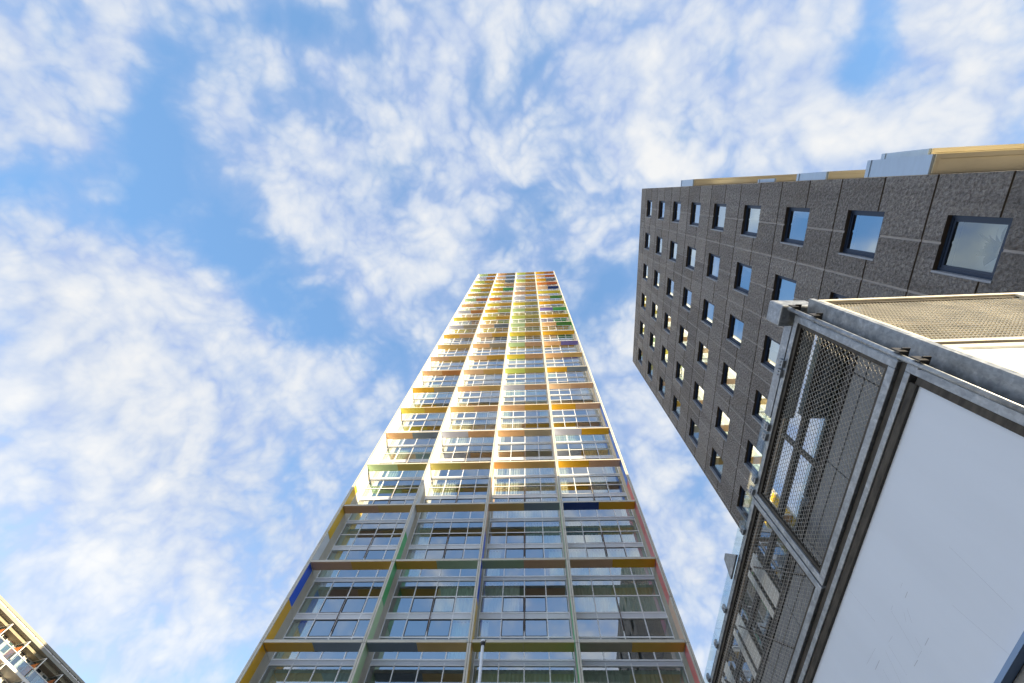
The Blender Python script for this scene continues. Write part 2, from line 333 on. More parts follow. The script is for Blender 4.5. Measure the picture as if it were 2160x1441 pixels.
po.inputs[1].default_value = (0, CY+.159*D-CY-.8135*D, CZ+.9435*D); k.l.new(po.outputs[0], sn.inputs[0]); sn.inputs[1].default_value = (90, 1.2022, 1.4992)
wn_ = k.new('ShaderNodeTexWhiteNoise'); k.l.new(sn.outputs[0], wn_.inputs['Vector'])
c3 = k.mix(1.0, c3, k.ramp(wn_.outputs['Value'], [(0, g(.80)), (1, g(1.12))]), 'MULTIPLY')
k.put(p.inputs['Base Color'], c3); p.inputs['Roughness'].default_value = .9
hgt = k.math('ADD', k.math('MULTIPLY', n1.outputs[0], 1.0), k.math('ADD', k.math('MULTIPLY', vo.outputs['Distance'], .5), k.math('MULTIPLY', n3.outputs[0], .2)))
bp = k.new('ShaderNodeBump'); bp.inputs['Strength'].default_value = 1.0; bp.inputs['Distance'].default_value = .16
k.l.new(hgt, bp.inputs['Height']); k.l.new(bp.outputs[0], p.inputs['Normal'])
M['dark'] = dm
M['groove'] = mat('smooth grey joint', lin(168, 165, 164), .8, var=.15, vscale=2, bump=.2)
M['reveal'] = mat('dark bronze reveal', lin(104, 92, 76), .5, var=.15, vscale=3)
M['sill'] = mat('grey blue sill', lin(150, 158, 170), .45, var=.1, vscale=3)
M['navy_frame'] = mat('navy window frame', lin(38, 54, 78), .35, var=.08, vscale=2)
M['block_glass'] = mat_glass('block glass', (.78, .88, .92), 1.2, .54, wav=.05, gcol=(.76, .88, .95))
M['clear_glass'] = mat_glass('clear block glass', (.86, .94, .97), 1.0, .26, wav=.05, gcol=(.74, .88, .95))
M['room_white'] = mat('white room', lin(214, 216, 214), .9, var=.03)
M['blind_and_glint'] = mat('white blind', lin(226, 226, 220), .8, var=.03)  # also colours the painted sky reflections on the shelter's inner panes
M['metal_panel'] = mat('pale blue metal panel', lin(186, 204, 222), .35, .35, var=.05, vscale=1.2, stretch=(1, 1, 8))
M['gold'] = mat('yellow cream panel', lin(246, 238, 212), .45, var=.06, vscale=.8)
M['gold_trim'] = mat('yellow cream trim', lin(238, 228, 200), .45, var=.06, vscale=.8)

bx0 = CX+D; by0 = CY+.018; by1 = CY+1.6085*D; BZ = CZ+3.831*D
block = thing('dark_block', 'dark grey rough concrete block with rows of small square navy-framed windows', 'building', (bx0, (by0+by1)/2, 0))
wy = [(CY+(.0935+.2591*c)*D, CY+(.2245+.2591*c)*D) for c in range(6)]
wz = [(CZ+(.9188+.3231*k_)*D, CZ+(1.0585+.3231*k_)*D) for k_ in range(-2, 9)]
gy, gz = [], []
for c in range(0, 7):
    for o_ in (.159, .2886):
        y = CY+(o_+.2591*c)*D
        if by0+.2 < y < by1-.2: gy.append((y-.03, y+.03))
for k_ in range(-4, 9):
    for o_ in (.9435, 1.1095):
        z = CZ+(o_+.3231*k_)*D
        if .3 < z < BZ-.3: gz.append((z-.024, z+.024))
def levels(v, intervals): return any(a < v < b_ for a, b_ in intervals)
ys = sorted({round(q, 4) for q in [by0, by1]+[t for i_ in wy+gy for t in i_]}); zs = sorted({round(q, 4) for q in [0, BZ]+[t for i_ in wz+gz for t in i_]})
HOLE, GRV = .34, .04
wb = MB(); lev = {}
for a in range(len(ys)-1):
    for c in range(len(zs)-1):
        y = (ys[a]+ys[a+1])/2; z = (zs[c]+zs[c+1])/2
        hole = levels(y, wy) and levels(z, wz); grv = levels(y, gy) or levels(z, gz)
        lev[a, c] = HOLE if hole else GRV if levels(z, gz) else .022 if grv else 0.0
        if not hole:
            x = bx0+lev[a, c]; wb.face([(x, ys[a], zs[c]), (x, ys[a], zs[c+1]), (x, ys[a+1], zs[c+1]), (x, ys[a+1], zs[c])], 1 if grv else 0)
for (a, c), l in lev.items():
    for da, dc in ((1, 0), (0, 1)):
        l2 = lev.get((a+da, c+dc))
        if l2 is None or l2 == l: continue
        mi = 2 if HOLE in (l, l2) else 1
        if da:
            y = ys[a+1]; pts = [(bx0+l, y, zs[c]), (bx0+l2, y, zs[c]), (bx0+l2, y, zs[c+1]), (bx0+l, y, zs[c+1])]
            if mi == 2 and l > l2: mi = 3          # the far jamb is a pale metal strip
        else:
            mi = 2
            z = zs[c+1]; pts = [(bx0+l, ys[a], z), (bx0+l2, ys[a], z), (bx0+l2, ys[a+1], z), (bx0+l, ys[a+1], z)]
        wb.face(pts, mi)
XB = bx0+38
SXA, SXB = bx0+1.15, bx0+2.75                      # south windows of the corner rooms
zc_ = 0
for z0, z1 in wz:                                  # the sunlit south wall, with an opening for each corner room
    wb.face([(bx0, by0, zc_), (XB, by0, zc_), (XB, by0, z0), (bx0, by0, z0)])
    wb.face([(bx0, by0, z0), (SXA, by0, z0), (SXA, by0, z1), (bx0, by0, z1)]); wb.face([(SXB, by0, z0), (XB, by0, z0), (XB, by0, z1), (SXB, by0, z1)])
    yi = by0+.25
    for a_, b_ in (((SXA, z0), (SXB, z0)), ((SXB, z0), (SXB, z1)), ((SXB, z1), (SXA, z1)), ((SXA, z1), (SXA, z0))):
        wb.face([(a_[0], by0, a_[1]), (b_[0], by0, b_[1]), (b_[0], yi, b_[1]), (a_[0], yi, a_[1])], 2)
    zc_ = z1
wb.face([(bx0, by0, zc_), (XB, by0, zc_), (XB, by0, BZ), (bx0, by0, BZ)]); wb.face([(bx0, by1, 0), (XB, by1, 0), (XB, by1, BZ), (bx0, by1, BZ)])
wb.face([(XB, by0, 0), (XB, by1, 0), (XB, by1, BZ), (XB, by0, BZ)])
wb.build('wall', [M['dark'], M['groove'], M['reveal'], M['sill']], block)
b = MB(); b.face([(bx0, by0, BZ), (XB, by0, BZ), (XB, by1, BZ), (bx0, by1, BZ)]); b.build('roof', M['groove'], block)
# rooms behind the windows
b = MB()
for (y0, y1) in wy:
    for (z0, z1) in wz:
        ya_ = by0+.25 if y0 == wy[0][0] else y0-.55
        b.box(bx0+HOLE+.005, bx0+3.2, ya_, y1+.55, z0-.8, z1+.42, 0)
        b.f.pop(-6); b.m.pop(-6); b.sm.pop(-6)     # open towards the window
        if y0 == wy[0][0]:                         # and, in the corner rooms, round the south window
            b.f.pop(-3); b.m.pop(-3); b.sm.pop(-3)
            xa_, xb_ = bx0+HOLE+.005, bx0+3.2
            for q0, q1, r0, r1 in ((xa_, SXA, z0-.8, z1+.42), (SXB, xb_, z0-.8, z1+.42), (SXA, SXB, z0-.8, z0), (SXA, SXB, z1, z1+.42)):
                b.face([(q0, ya_, r0), (q1, ya_, r0), (q1, ya_, r1), (q0, ya_, r1)])
ib = b.build('interior', [M['room_white']], block)
# window kit
WW, WH = wy[0][1]-wy[0][0], wz[0][1]-wz[0][0]
fb = MB()
for (l0, l1), (r0, r1), (b0, b1), (t0, t1), x0 in (((0, .075), (0, .07), (0, .08), (0, .055), .10), ((.075, .14), (.07, .13), (.08, .15), (.055, .105), .115)):
    fb.box(x0, .30, l0, l1, b0, WH-t0); fb.box(x0, .30, WW-r1, WW-r0, b0, WH-t0)
    fb.box(x0, .30, l1, WW-r1, b0, b1); fb.box(x0, .30, l1, WW-r1, WH-t1, WH-t0)
bwin_me = fb.mesh('window', M['navy_frame'])
pb = MB(); pb.face([(.14, .13, .14), (.14, WW-.12, .14), (.14, WW-.12, WH-.095), (.14, .13, WH-.095)]); bpane_me = pb.mesh('pane', M['block_glass']); clear_me = pb.mesh('pane', M['clear_glass'])
sb = MB(); sb.box(-.018, .10, WW+.001, WW+.05, -.01, WH+.0); bsill_me = sb.mesh('side_flashing', M['sill'])
bl = []
for f_ in (1.0, .55, .3):
    q = MB(); q.face([(.22, .1, .1+(WH-.2)*(1-f_)), (.22, WW-.1, .1+(WH-.2)*(1-f_)), (.22, WW-.1, WH-.09), (.22, .1, WH-.09)]); bl.append(q.mesh('blind_and_glint', M['blind_and_glint']))
for a_, b_ in ((0, .5), (.0, .3), (.6, 1.0)):
    q = MB(); n_ = 26
    for t in range(n_):
        ya, yb_ = (a_+(b_-a_)*t/n_)*WW, (a_+(b_-a_)*(t+1)/n_)*WW
        q.face([(.34+.03*math.sin(ya*50), ya, 0), (.34+.03*math.sin(yb_*50), yb_, 0), (.34+.03*math.sin(yb_*50), yb_, WH), (.34+.03*math.sin(ya*50), ya, WH)], 0, True)
    bl.append(q.mesh('curtain', M['blind_and_glint']))
rw = random.Random(5)
for ci, (y0, y1) in enumerate(wy):
    for ki, (z0, z1) in enumerate(wz):
        w = link('window', bwin_me, block, (0, y0-wloc(block).y, z0))
        link('pane', clear_me if (ci, ki) == (0, 2) else bpane_me, w); link('side_flashing', bsill_me, w)
        if (ci, ki) == (0, 2):
            q = MB(); q.face([(.78, -.4, -.1), (.78, WW+.3, -.1), (.78, WW+.3, WH+.38), (.78, -.4, WH+.38)]); link('curtain', q.mesh('curtain', M['blind_and_glint']), w)
        elif rw.random() < .75:
            q = rw.choice(bl); link(q.name.split('.')[0], q, w)
# bays on the sunlit south side: pale metal end, yellow soffit with frame strips
def bay(z0, z1, d, x0, x1, steps=()):
    o = MB(); o.box(x0+.06, x1, by0-d+.02, by0-.005, z0+.03, z1); ob = o.build('bay_box', M['gold_trim'], block)
    e = MB(); e.box(x0, x0+.055, by0-d, by0-.01, z0, z1+.02); e.box(x0-.02, x0-.002, by0-d, by0-.01, z1-.13, z1-.03); e.build('end_panel', M['metal_panel'], ob)
    s = MB(); s.box(x0+.08, x1, by0-d+.11, by0-.02, z0+.005, z0+.028); s.build('soffit_board', M['gold'], ob)
    t = MB(); t.box(x0+.06, x1, by0-d, by0-d+.10, z0-.035, z0+.028); t.box(x0+.06, x0+.15, by0-d+.10, by0-.02, z0-.03, z0+.004)
    t.box(x1-.1, x1, by0-d+.10, by0-.02, z0-.03, z0+.004); t.build('soffit_frame', M['gold_trim'], ob)
bay(26.5, 28.38, .36, bx0, bx0+6.2)
bay(15.73, 17.2, .24, bx0+.05, bx0+1.6)
bay(12.19, 14.08, .44, bx0, bx0+8.0)
bay(12.9, 14.3, .60, bx0+.5, bx0+8.0)
bay(19.0, 20.2, .14, bx0+.3, bx0+6.2)

# plant standing in the lowest visible window of the first column
pl = MB(); rp = random.Random(2)
px_, py_, pz_ = bx0+.50, wy[0][0]+.55*WW, wz[2][0]+.02
pl2 = MB(); pl2.tube((px_, py_, pz_-.05), (px_, py_, pz_+.40), .09, 14, 0, .13)
for t in range(17):
    a_ = rp.uniform(0, 6.28); L_ = rp.uniform(.35, .75); up = rp.uniform(.25, .9); w_ = rp.uniform(.045, .085)
    prev = None
    for s_ in range(7):
        f_ = s_/6; r_ = L_*f_*.75; z_ = pz_+.38+up*f_-.55*f_*f_*L_
        c_ = Vector((px_+math.cos(a_)*r_*.28, py_+math.sin(a_)*r_, z_)); hw = w_*math.sin(math.pi*min(.97, f_*.9+.08))
        n_ = Vector((-math.sin(a_), math.cos(a_), 0))*hw+Vector((0, 0, hw*.6))
        cur = (c_-n_, c_+n_)
        if prev: pl.face([prev[0], prev[1], cur[1], cur[0]])
        prev = cur
plant = thing('potted_plant', 'leafy potted plant standing behind the pane of the largest square window', 'plant', (px_, py_, pz_-.05))
pl.build('leaves', mat('plant leaf', lin(26, 48, 40), .5, var=.2, vscale=8), plant); pl2.build('pot', mat('plant pot', lin(120, 100, 90), .6), plant)
b = MB(); b.box(bx0+.31, bx0+.95, wy[0][0]+.01, wy[0][1]-.01, pz_-.09, pz_-.052); b.build('window_board', M['room_white'], block)

# ------------------------------------------------------------------ galvanised mesh-and-panel structure close on the right
AZ = R(-2.5); DS = 3.2
UX, UY = math.sin(AZ), math.cos(AZ)          # along its long face
NX, NY = UY, -UX                             # into it
def A(e, s, z):                              # e metres behind the long face, s along it, z above the eye, all in metres
    return (CX+NX*(DS+e)+UX*s, CY+NY*(DS+e)+UY*s, CZ+z)
gv = bpy.data.materials.new('galvanised steel'); gv.use_nodes = True
k = NT(gv.node_tree); p = k.n['Principled BSDF']; tc = k.new('ShaderNodeTexCoord'); v = tc.outputs['Object']
n1 = k.noise(v, 9, 6, .6, .8); vo = k.new('ShaderNodeTexVoronoi'); vo.inputs['Scale'].default_value = 38; k.l.new(v, vo.inputs['Vector'])
cc = k.ramp(n1.outputs[0], [(.32, lin(140, 146, 152)), (.52, lin(160, 166, 172)), (.70, lin(188, 193, 198))])
k.put(p.inputs['Base Color'], k.mix(.22, cc, k.ramp(vo.outputs['Color'], [(.2, g(.25)), (.8, g(.75))]), 'OVERLAY'))
p.inputs['Metallic'].default_value = .55; k.put(p.inputs['Roughness'], k.ramp(n1.outputs[0], [(.3, g(.35)), (.7, g(.6))]))
M['galv'] = gv
M['galv_dark'] = mat('stained steel channel', lin(74, 70, 64), .6, .4, var=.5, vscale=5, stretch=(4, 1, 4))
M['mesh_steel'] = mat('mesh steel', lin(188, 185, 178), .5, .25, var=.2, vscale=6)
M['white_panel'] = mat('white sheet panel', lin(226, 236, 249), .38, var=.03, vscale=1.1, stretch=(1.6, 1.6, .25), bump=.05, bscale=3)
M['scratch'] = mat('ghost mark', lin(176, 184, 196), .6, var=.1)
M['grey_board'] = mat('grey facade board', lin(140, 144, 148), .7, var=.06, vscale=1.5)
M['post_dark'] = mat('dark mullion', lin(70, 68, 66), .5, .3, var=.2, vscale=4)
M['cream_steel'] = mat('cream steel edge', lin(238, 231, 212), .5, .2, var=.15, vscale=4)
M['inner_glass'] = mat_glass('inner glass', (.45, .55, .55), 2.4, .52, wav=.06)
M['edge_glass'] = mat_glass('edge glass', (.90, .96, .97), .45, .07)
M['roof_brown'] = mat('brown roof underside', lin(130, 116, 98), .8, var=.2, vscale=3)
M['trim_blue'] = mat('blue grey trim', lin(130, 160, 200), .4, .2, var=.05)

SH = thing('mesh_shelter', 'galvanised steel structure with mesh screens above plain white panels', 'shelter', A(1.6, 5, -CZ))
S0, S1 = 1.36, 12.0                          # corner and far end along the long face
Z = lambda f: f*DS
ZB, ZW, ZG, ZT = Z(.6137), Z(1.0317), Z(1.0590), Z(1.5077)

def frame_box(mb, s0, s1, z0, z1, w, e0, e1, mi=0):
    mb.box(e0, e1, s0, s0+w, z0, z1, mi, A); mb.box(e0, e1, s1-w, s1, z0, z1, mi, A)
    mb.box(e0, e1, s0+w, s1-w, z0, z0+w, mi, A); mb.box(e0, e1, s0+w, s1-w, z1-w, z1, mi, A)
def mesh_sheet(T, s0, s1, z0, z1, pitch=.030, wave=.060, r=.0018):
    """expanded metal: neighbouring strands bow towards each other and touch"""
    mb = MB(); rows = int((z1-z0)/pitch); n = int((s1-s0)/(wave/4))
    for q in range(rows+1):
        zc = z0+pitch*q; sg = 1 if q % 2 else -1; ring = None
        for t in range(n+1):
            s = s0+(s1-s0)*t/n; ph = 2*math.pi*(s-s0)/wave
            z = zc+sg*pitch*.5*math.sin(ph)*.92; e = .004*math.cos(ph)
            if not z0-.002 < z < z1+.002: z = min(max(z, z0), z1)
            cur = len(mb.v); mb.v += [T(e-r*1.3, s, z-r), T(e-r*1.3, s, z+r), T(e+r*1.3, s, z+r), T(e+r*1.3, s, z-r)]
            if ring is not None:
                for w_ in range(4):
                    x_ = (w_+1) % 4; mb.f.append((ring+w_, ring+x_, cur+x_, cur+w_)); mb.m.append(0); mb.sm.append(False)
            ring = cur
    return mb
posts = [S0, Z(1.243), 8.4, 10.2, S1]
for q in range(4):
    a0, a1 = posts[q]+(.012 if q else 0), posts[q+1]-.012
    fb = MB(); frame_box(fb, a0, a1, ZG, ZT, .075, 0, .05); frame_box(fb, a0+.075, a1-.075, ZG+.075, ZT-.075, .045, .02, .075, 1)
    fo = fb.build('mesh_screen', [M['galv'], M['galv_dark']], SH); bevel(fo, .006, 2)
    ms = mesh_sheet(lambda e, s, z: A(.045+e, s, z), a0+.09, a1-.09, ZG+.09, ZT-.09)
    ms.build('wire_mesh', M['mesh_steel'], fo)
# lower white panel with its channel frame
fb = MB(); fb.box(0, .07, S0-.02, S0+.055, ZB, ZW, 0, A); fb.box(.01, .10, S0+.055, S0+.125, ZB, ZW-.11, 1, A)
fb.box(0, .07, S0+.055, S1, ZW-.055, ZW, 0, A); fb.box(.012, .10, S0+.125, S1, ZW-.13, ZW-.055, 1, A)
fb.box(.03, .2, S0, S1, ZW+.004, ZG-.006, 1, A)
pf = fb.build('panel_frame', [M['galv'], M['galv_dark']], SH); bevel(pf, .006, 2)
wp = MB(); wp.box(.035, .075, S0+.126, S1, ZB+.0, ZW-.131, 0, A); wpo = wp.build('white_panel', M['white_panel'], SH)
GH = [(0.9884, 0.8351, 1.0094, 0.8345), (1.0443, 0.754, 1.0716, 0.7544), (1.1259, 0.7547, 1.1515, 0.7557), (1.2471, 0.8319, 1.2857, 0.8322), (1.0302, 0.8213, 1.0531, 0.7986), (0.979, 0.8541, 0.9972, 0.8532), (1.0634, 0.8542, 1.0782, 0.8538), (1.0808, 0.8528, 1.116, 0.7598), (1.2015, 0.8291, 1.2335, 0.7658), (1.1768, 0.8261, 1.1951, 0.761), (1.2291, 0.853, 1.3042, 0.8575), (1.0781, 0.7795, 1.0889, 0.7566), (1.0925, 0.7553, 1.1206, 0.7566), (1.1583, 0.9846, 1.1589, 0.8788), (0.7914, 0.7941, 0.8108, 0.6493), (0.9149, 0.7415, 0.9042, 0.6192), (1.2585, 0.8152, 1.2661, 0.7917), (1.1407, 0.8258, 1.169, 0.829), (1.0472, 0.8244, 1.0665, 0.8111)]
gm_ = MB()
for q, (s0, z0, s1, z1) in enumerate(GH):
    a_, b_ = Vector((s0*DS, z0*DS)), Vector((s1*DS, z1*DS)); d_ = (b_-a_).normalized(); w_ = .0015 if q < 4 else .0006
    n_ = Vector((-d_.y, d_.x))*w_; e_ = .035-.0012
    gm_.face([A(e_, *(a_-n_)), A(e_, *(b_-n_)), A(e_, *(b_+n_)), A(e_, *(a_+n_))])
gm_.build('ghost_lettering', M['scratch'], wpo)
# bottom trim and underside
tb = MB(); tb.box(-.012, .06, S0, S1, ZB-.03, ZB-.002, 0, A); tb.box(.06, .35, S0, S1, ZB-.11, ZB-.034, 1, A)
tb.build('bottom_trim', [M['trim_blue'], M['galv']], SH)
# corner: galvanised angle, downpipe with brackets
BX, BY = CX+3.29, CY+1.32                    # the outer corner edge of the short face
def Bf(x, e, z): return (BX+x, BY+e, CZ+z)   # short face: x along it, e behind it
cb = MB(); cb.box(-.005, .0, .0, .24, ZB, ZT+.03, 0, Bf); cb.box(-.005, .05, -.006, .0, ZB, ZT+.03, 0, Bf)
ca = cb.build('corner_angle', M['galv'], SH)
pb = MB(); pb.tube(A(-.055, S0-.065, ZB), A(-.055, S0-.065, ZT+.06), .024, 14); pp = pb.build('downpipe', M['galv'], SH)
for zz in (ZT-.03, ZT-.40, Z(1.045), Z(.985), Z(.72)):
    br_ = MB(); br_.box(-.035, .03, S0-.135, S0-.02, zz, zz+.014, 0, A); br_.box(-.09, -.02, S0-.12, S0-.105, zz-.04, zz+.05, 0, A); br_.build('bracket', M['post_dark'], pp)

# short sunlit face: mesh above, white panel below
LB = 4.4; zb0, zb1 = 3.36, 4.82
fb = MB(); w_ = .055
for (x0, x1, z0, z1) in ((.05, LB, zb1-w_, zb1), (.05, LB, zb0, zb0+w_)): fb.box(x0, x1, .0, .06, z0, z1, 0, Bf)
for x0 in (.051, 2.2, LB-w_): fb.box(x0, x0+w_, .0, .058, zb0+w_, zb1-w_, 0, Bf)
fb.box(.1, LB-.1, .025, .075, zb1-w_-.05, zb1-w_, 1, Bf); fb.box(.1, LB-.1, .025, .075, zb0+w_, zb0+w_+.03, 1, Bf)
so = fb.build('mesh_screen', [M['cream_steel'], M['galv_dark']], SH); bevel(so, .005, 2)
for x0, x1 in ((.11, 2.2), (2.26, LB-.06)):
    mesh_sheet(lambda e, s, z: Bf(s, .04+e, z), x0, x1, zb0+w_, zb1-w_, .029, .035, .0032).build('wire_mesh', M['cream_steel'], so)
fb = MB(); fb.box(.05, LB, -.004, .06, zb0-.14, zb0-.075, 0, Bf); fb.box(.06, LB, .02, .1, zb0-.074, zb0-.006, 1, Bf); fb.box(.05, .12, -.004, .06, ZB, zb0-.141, 0, Bf)
bevel(fb.build('panel_frame', [M['cream_steel'], M['galv_dark']], SH), .005, 2)
wp = MB(); wp.box(.121, LB, .02, .055, ZB, zb0-.141, 0, Bf); wp.build('white_panel', M['white_panel'], SH)
# roof beam poking out at the corner, roof deck, floor deck, far walls
rb = MB(); rb.box(-.14, .30, S0-.10, S0+.16, ZT+.05, ZT+.33, 0, A); bevel(rb.build('roof_beam', M['galv'], SH), .02, 2)
EI0 = .42; rk = MB(); rk.box(EI0, 4.2, S0+.2, S1, Z(1.60), Z(1.64), 0, A); rk.build('roof', M['roof_brown'], SH)
fk = MB(); fk.box(.12, 4.2, S0+.14, S1, ZB-.05, ZB+.06, 0, A); fk.build('floor', M['roof_brown'], SH)
bk = MB(); bk.box(4.2, 4.28, S0+.1, S1, ZB-.05, ZT+.1, 0, A); bk.box(.12, 4.2, S1-.08, S1, ZB, ZT, 0, A); bk.build('rear_wall', M['grey_board'], SH)
# inner facade behind the mesh: grey boards, glass, mullions
EI = .35; gI = Z(1.325)
ib = MB(); jn = [S0+.05]+[Z(.571)+1.13*q for q in range(9)]+[S1-.1]
for q in range(len(jn)-1):
    ib.box(EI, EI+.04, jn[q]+.008, jn[q+1]-.008, ZG-.1, Z(1.262), 0, A); ib.box(EI, EI+.04, jn[q]+.008, jn[q+1]-.008, Z(1.262)+.016, gI-.03, 0, A)
ib.box(EI+.03, EI+.06, S0+.05, S1-.1, ZG-.1, gI-.03, 1, A); ib.build('grey_cladding', [M['grey_board'], M['gap']], SH)
mu = MB()
for zz, hh in ((gI, .03), (Z(1.475), .03)): mu.box(EI-.02, EI+.06, S0+.05, S1-.1, zz-hh, zz+hh, 0, A)
sm = [S0+.06, Z(.976), Z(1.38), Z(1.60), Z(1.95), Z(2.3), Z(2.68), Z(3.05), Z(3.4)]
for s_ in sm:
    mu.box(EI-.015, EI+.055, s_-.022, s_+.022, gI+.03, Z(1.475)-.03, 0, A); mu.box(EI-.015, EI+.055, s_-.022, s_+.022, Z(1.475)+.03, Z(1.575), 0, A)
mu.box(EI-.02, EI+.07, S0+.05, S1-.1, Z(1.575), Z(1.63), 1, A)
mo = mu.build('window_frame', [M['post_dark'], M['roof_brown']], SH)
for q in range(len(sm)-1):
    pn = MB()
    for z0, z1 in ((gI+.03, Z(1.475)-.03), (Z(1.475)+.03, Z(1.575))): pn.box(EI+.015, EI+.025, sm[q]+.02, sm[q+1]-.02, z0, z1, 0, A)
    pn.build('pane', M['inner_glass'], mo)
for q, (sa, sb_) in enumerate(((1.62, 1.70), (1.73, 1.765), (2.02, 2.10), (2.13, 2.17), (2.38, 2.46), (2.50, 2.54), (2.75, 2.83))):  # sky reflections painted as white strips in front of the panes
    wq = MB(); wq.box(EI-.03, EI-.018, Z(sa), Z(sb_), gI+.05, Z(1.56), 0, A); wq.build('blind_and_glint', M['blind_and_glint'], mo)
# diagonal tie rods inside the second bay
tb = MB()
for s0, s1 in ((Z(1.25), Z(1.62)), (Z(1.62), Z(2.0)), (Z(2.0), Z(2.4))): tb.tube(A(.2, s0, ZG+.12), A(.2, s1, ZT-.1), .014, 8)
tb.build('tie_rod', M['post_dark'], SH)
# glass strip standing above the top rail, held by clamps; cantilevered bracket plate
gs = MB()
for q in range(4): gs.box(-.02, -.006, posts[q]+.02 if q else Z(.87), posts[q+1]-.02, ZT-.012, ZT+.13, 0, A)
go = gs.build('glass_strip', M['edge_glass'], SH)
for s_ in (Z(.62), Z(.66), Z(.90), Z(.945), Z(1.16), Z(1.22), Z(1.44), Z(1.93), Z(2.18), Z(2.44), Z(2.7)):
    cl = MB(); cl.box(-.035, .0, s_-.05, s_+.05, ZT-.03, ZT+.055, 0, A); cl.box(-.045, -.03, s_-.03, s_-.012, ZT, ZT+.02, 0, A); cl.box(-.045, -.03, s_+.012, s_+.03, ZT, ZT+.02, 0, A); cl.build('clamp', [M['galv'], M['gap']], go)
cp = MB(); cp.box(-.004, .3, Z(.47), Z(.86), ZT+.01, ZT+.145, 0, A); cp.build('end_plate', M['galv'], SH)
bp_ = MB(); s_ = Z(1.62)
for off in (-.15, .15): bp_.face([A(-.02, s_+off, ZT-.06), A(-.02, s_+off, ZT+.24), A(-.10, s_+off, ZT+.24), A(-.10, s_+off, ZT+.12)]) if False else None
pg_ = [(Z(1.575), ZT-.02), (Z(1.655), ZT+.25), (Z(1.69), ZT+.24), (Z(1.725), ZT-.02)]
for e_ in (-.05, -.022): bp_.face([A(e_, a_, b_) for a_, b_ in pg_])
for q in range(4):
    (a0, b0), (a1, b1) = pg_[q], pg_[(q+1) % 4]; bp_.face([A(-.05, a0, b0), A(-.05, a1, b1), A(-.022, a1, b1), A(-.022, a0, b0)])
bevel(bp_.build('cantilever_bracket', M['galv'], SH), .003, 1)
# legs that carry it
for s_ in (S0+.5, 6.0, S1-.6):
    for e_ in (.6, 3.8):
        q = MB(); q.box(e_-.1, e_+.1, s_-.1, s_+.1, -CZ, ZB-.05, 0, A); bevel(q.build('leg', M['galv'], SH), .015, 2)

# ------------------------------------------------------------------ pale slim mast in front of the tower
mx_, my_ = CX-1.40, CY+10.15
mast = thing('street_pole', 'slim white pole with a small rounded cap standing in front of the tower', 'pole', (mx_, my_, 0))
q = MB(); q.tube((mx_, my_, 0), (mx_, my_, 8.46), .055, 16, 0, .036); q.build('shaft', M['alu'], mast)
q = MB(); q.tube((mx_, my_, 8.46), (mx_, my_, 8.53), .05, 16, 1, .062); q.tube((mx_, my_, 8.53), (mx_, my_, 8.585), .062, 16, 0, .05); q.tube((mx_, my_, 8.585), (mx_, my_, 8.61), .05, 16, 0, .02)
q.tube((mx_+.03, my_-.04, 8.50), (mx_+.075, my_-.06, 8.55), .012, 8, 1); q.build('cap', [M['alu'], M['sash']], mast)

# ------------------------------------------------------------------ gallery apartment slab far off at the lower left
GD, GA = 78.0, R(14.9); gux, guy = math.sin(GA), math.cos(GA); gnx, gny = guy, -gux
def G(e, s, z): return (CX-gnx*(GD+e)+gux*s, CY-gny*(GD+e)+guy*s, z)      # e metres back from the eaves line, s along
M['fascia'] = mat('grey green fascia', lin(146, 144, 134), .6, var=.05, vscale=.3)
M['lightstrip'] = mat('white strip', lin(240, 240, 244), .5, var=.02)
M['soffit_grey'] = mat('eaves soffit', lin(150, 144, 124), .8, var=.08)
M['white_wall'] = mat('white gallery wall', lin(232, 230, 222), .7, var=.04)
M['orange_panel'] = mat('orange partition', lin(222, 132, 70), .6, var=.1)
M['gallery_glass'] = mat_glass('gallery glass', (.65, .75, .78), 1.6, .12)
M['white_rail'] = mat('white rail', lin(236, 234, 228), .5, var=.03)
SG0, SG1, ZR = 8.0, 78.0, 38.34
ap = thing('apartment_slab', 'long apartment slab with overhanging grey roof edge and orange balcony partitions', 'building', G(6, 46, 0))
q = MB(); q.box(2.2, 13, SG0, SG1, 0, ZR-.9, 0, G); q.build('wall', M['white_wall'], ap)
q = MB(); q.box(.0, 13, SG0, SG1, ZR-.27, ZR, 0, G); q.box(.25, 13, SG0, SG1, ZR-.42, ZR-.27, 2, G); q.box(.1, 2.2, SG0, SG1, ZR-.75, ZR-.42, 0, G); q.box(.9, 2.2, SG0, SG1, ZR-1.1, ZR-.75, 1, G)
rfo = q.build('roof', [M['fascia'], M['soffit_grey'], M['gap']], ap)
q = MB()
for t in range(int((SG1-SG0)/1.8)): q.box(.12, .24, SG0+t*1.8+.06, SG0+(t+1)*1.8-.06, ZR-.40, ZR-.285, 0, G)
q.build('light_strip', M['lightstrip'], rfo)
STO = 2.6; base0 = 35.0
n_st = 5
for f_ in range(n_st):
    z = base0-f_*STO
    q = MB(); q.box(.15, 2.2, SG0, SG1, z-.28, z, 0, G); so_ = q.build('gallery_slab', M['white_wall'], ap)
    q = MB(); q.box(.15, .19, SG0, SG1, z+.02, z+.95, 0, G); q.build('balustrade', M['gallery_glass'], so_)
    q = MB(); q.box(.12, .22, SG0, SG1, z+.95, z+1.02, 0, G); q.build('rail', M['white_rail'], so_)
wn = MB(); wn.box(2.12, 2.19, .25, 1.55, .9, 2.35, 0); wn.f = wn.f
s_list = [29.8+3.32*t for t in range(-6, 13)]
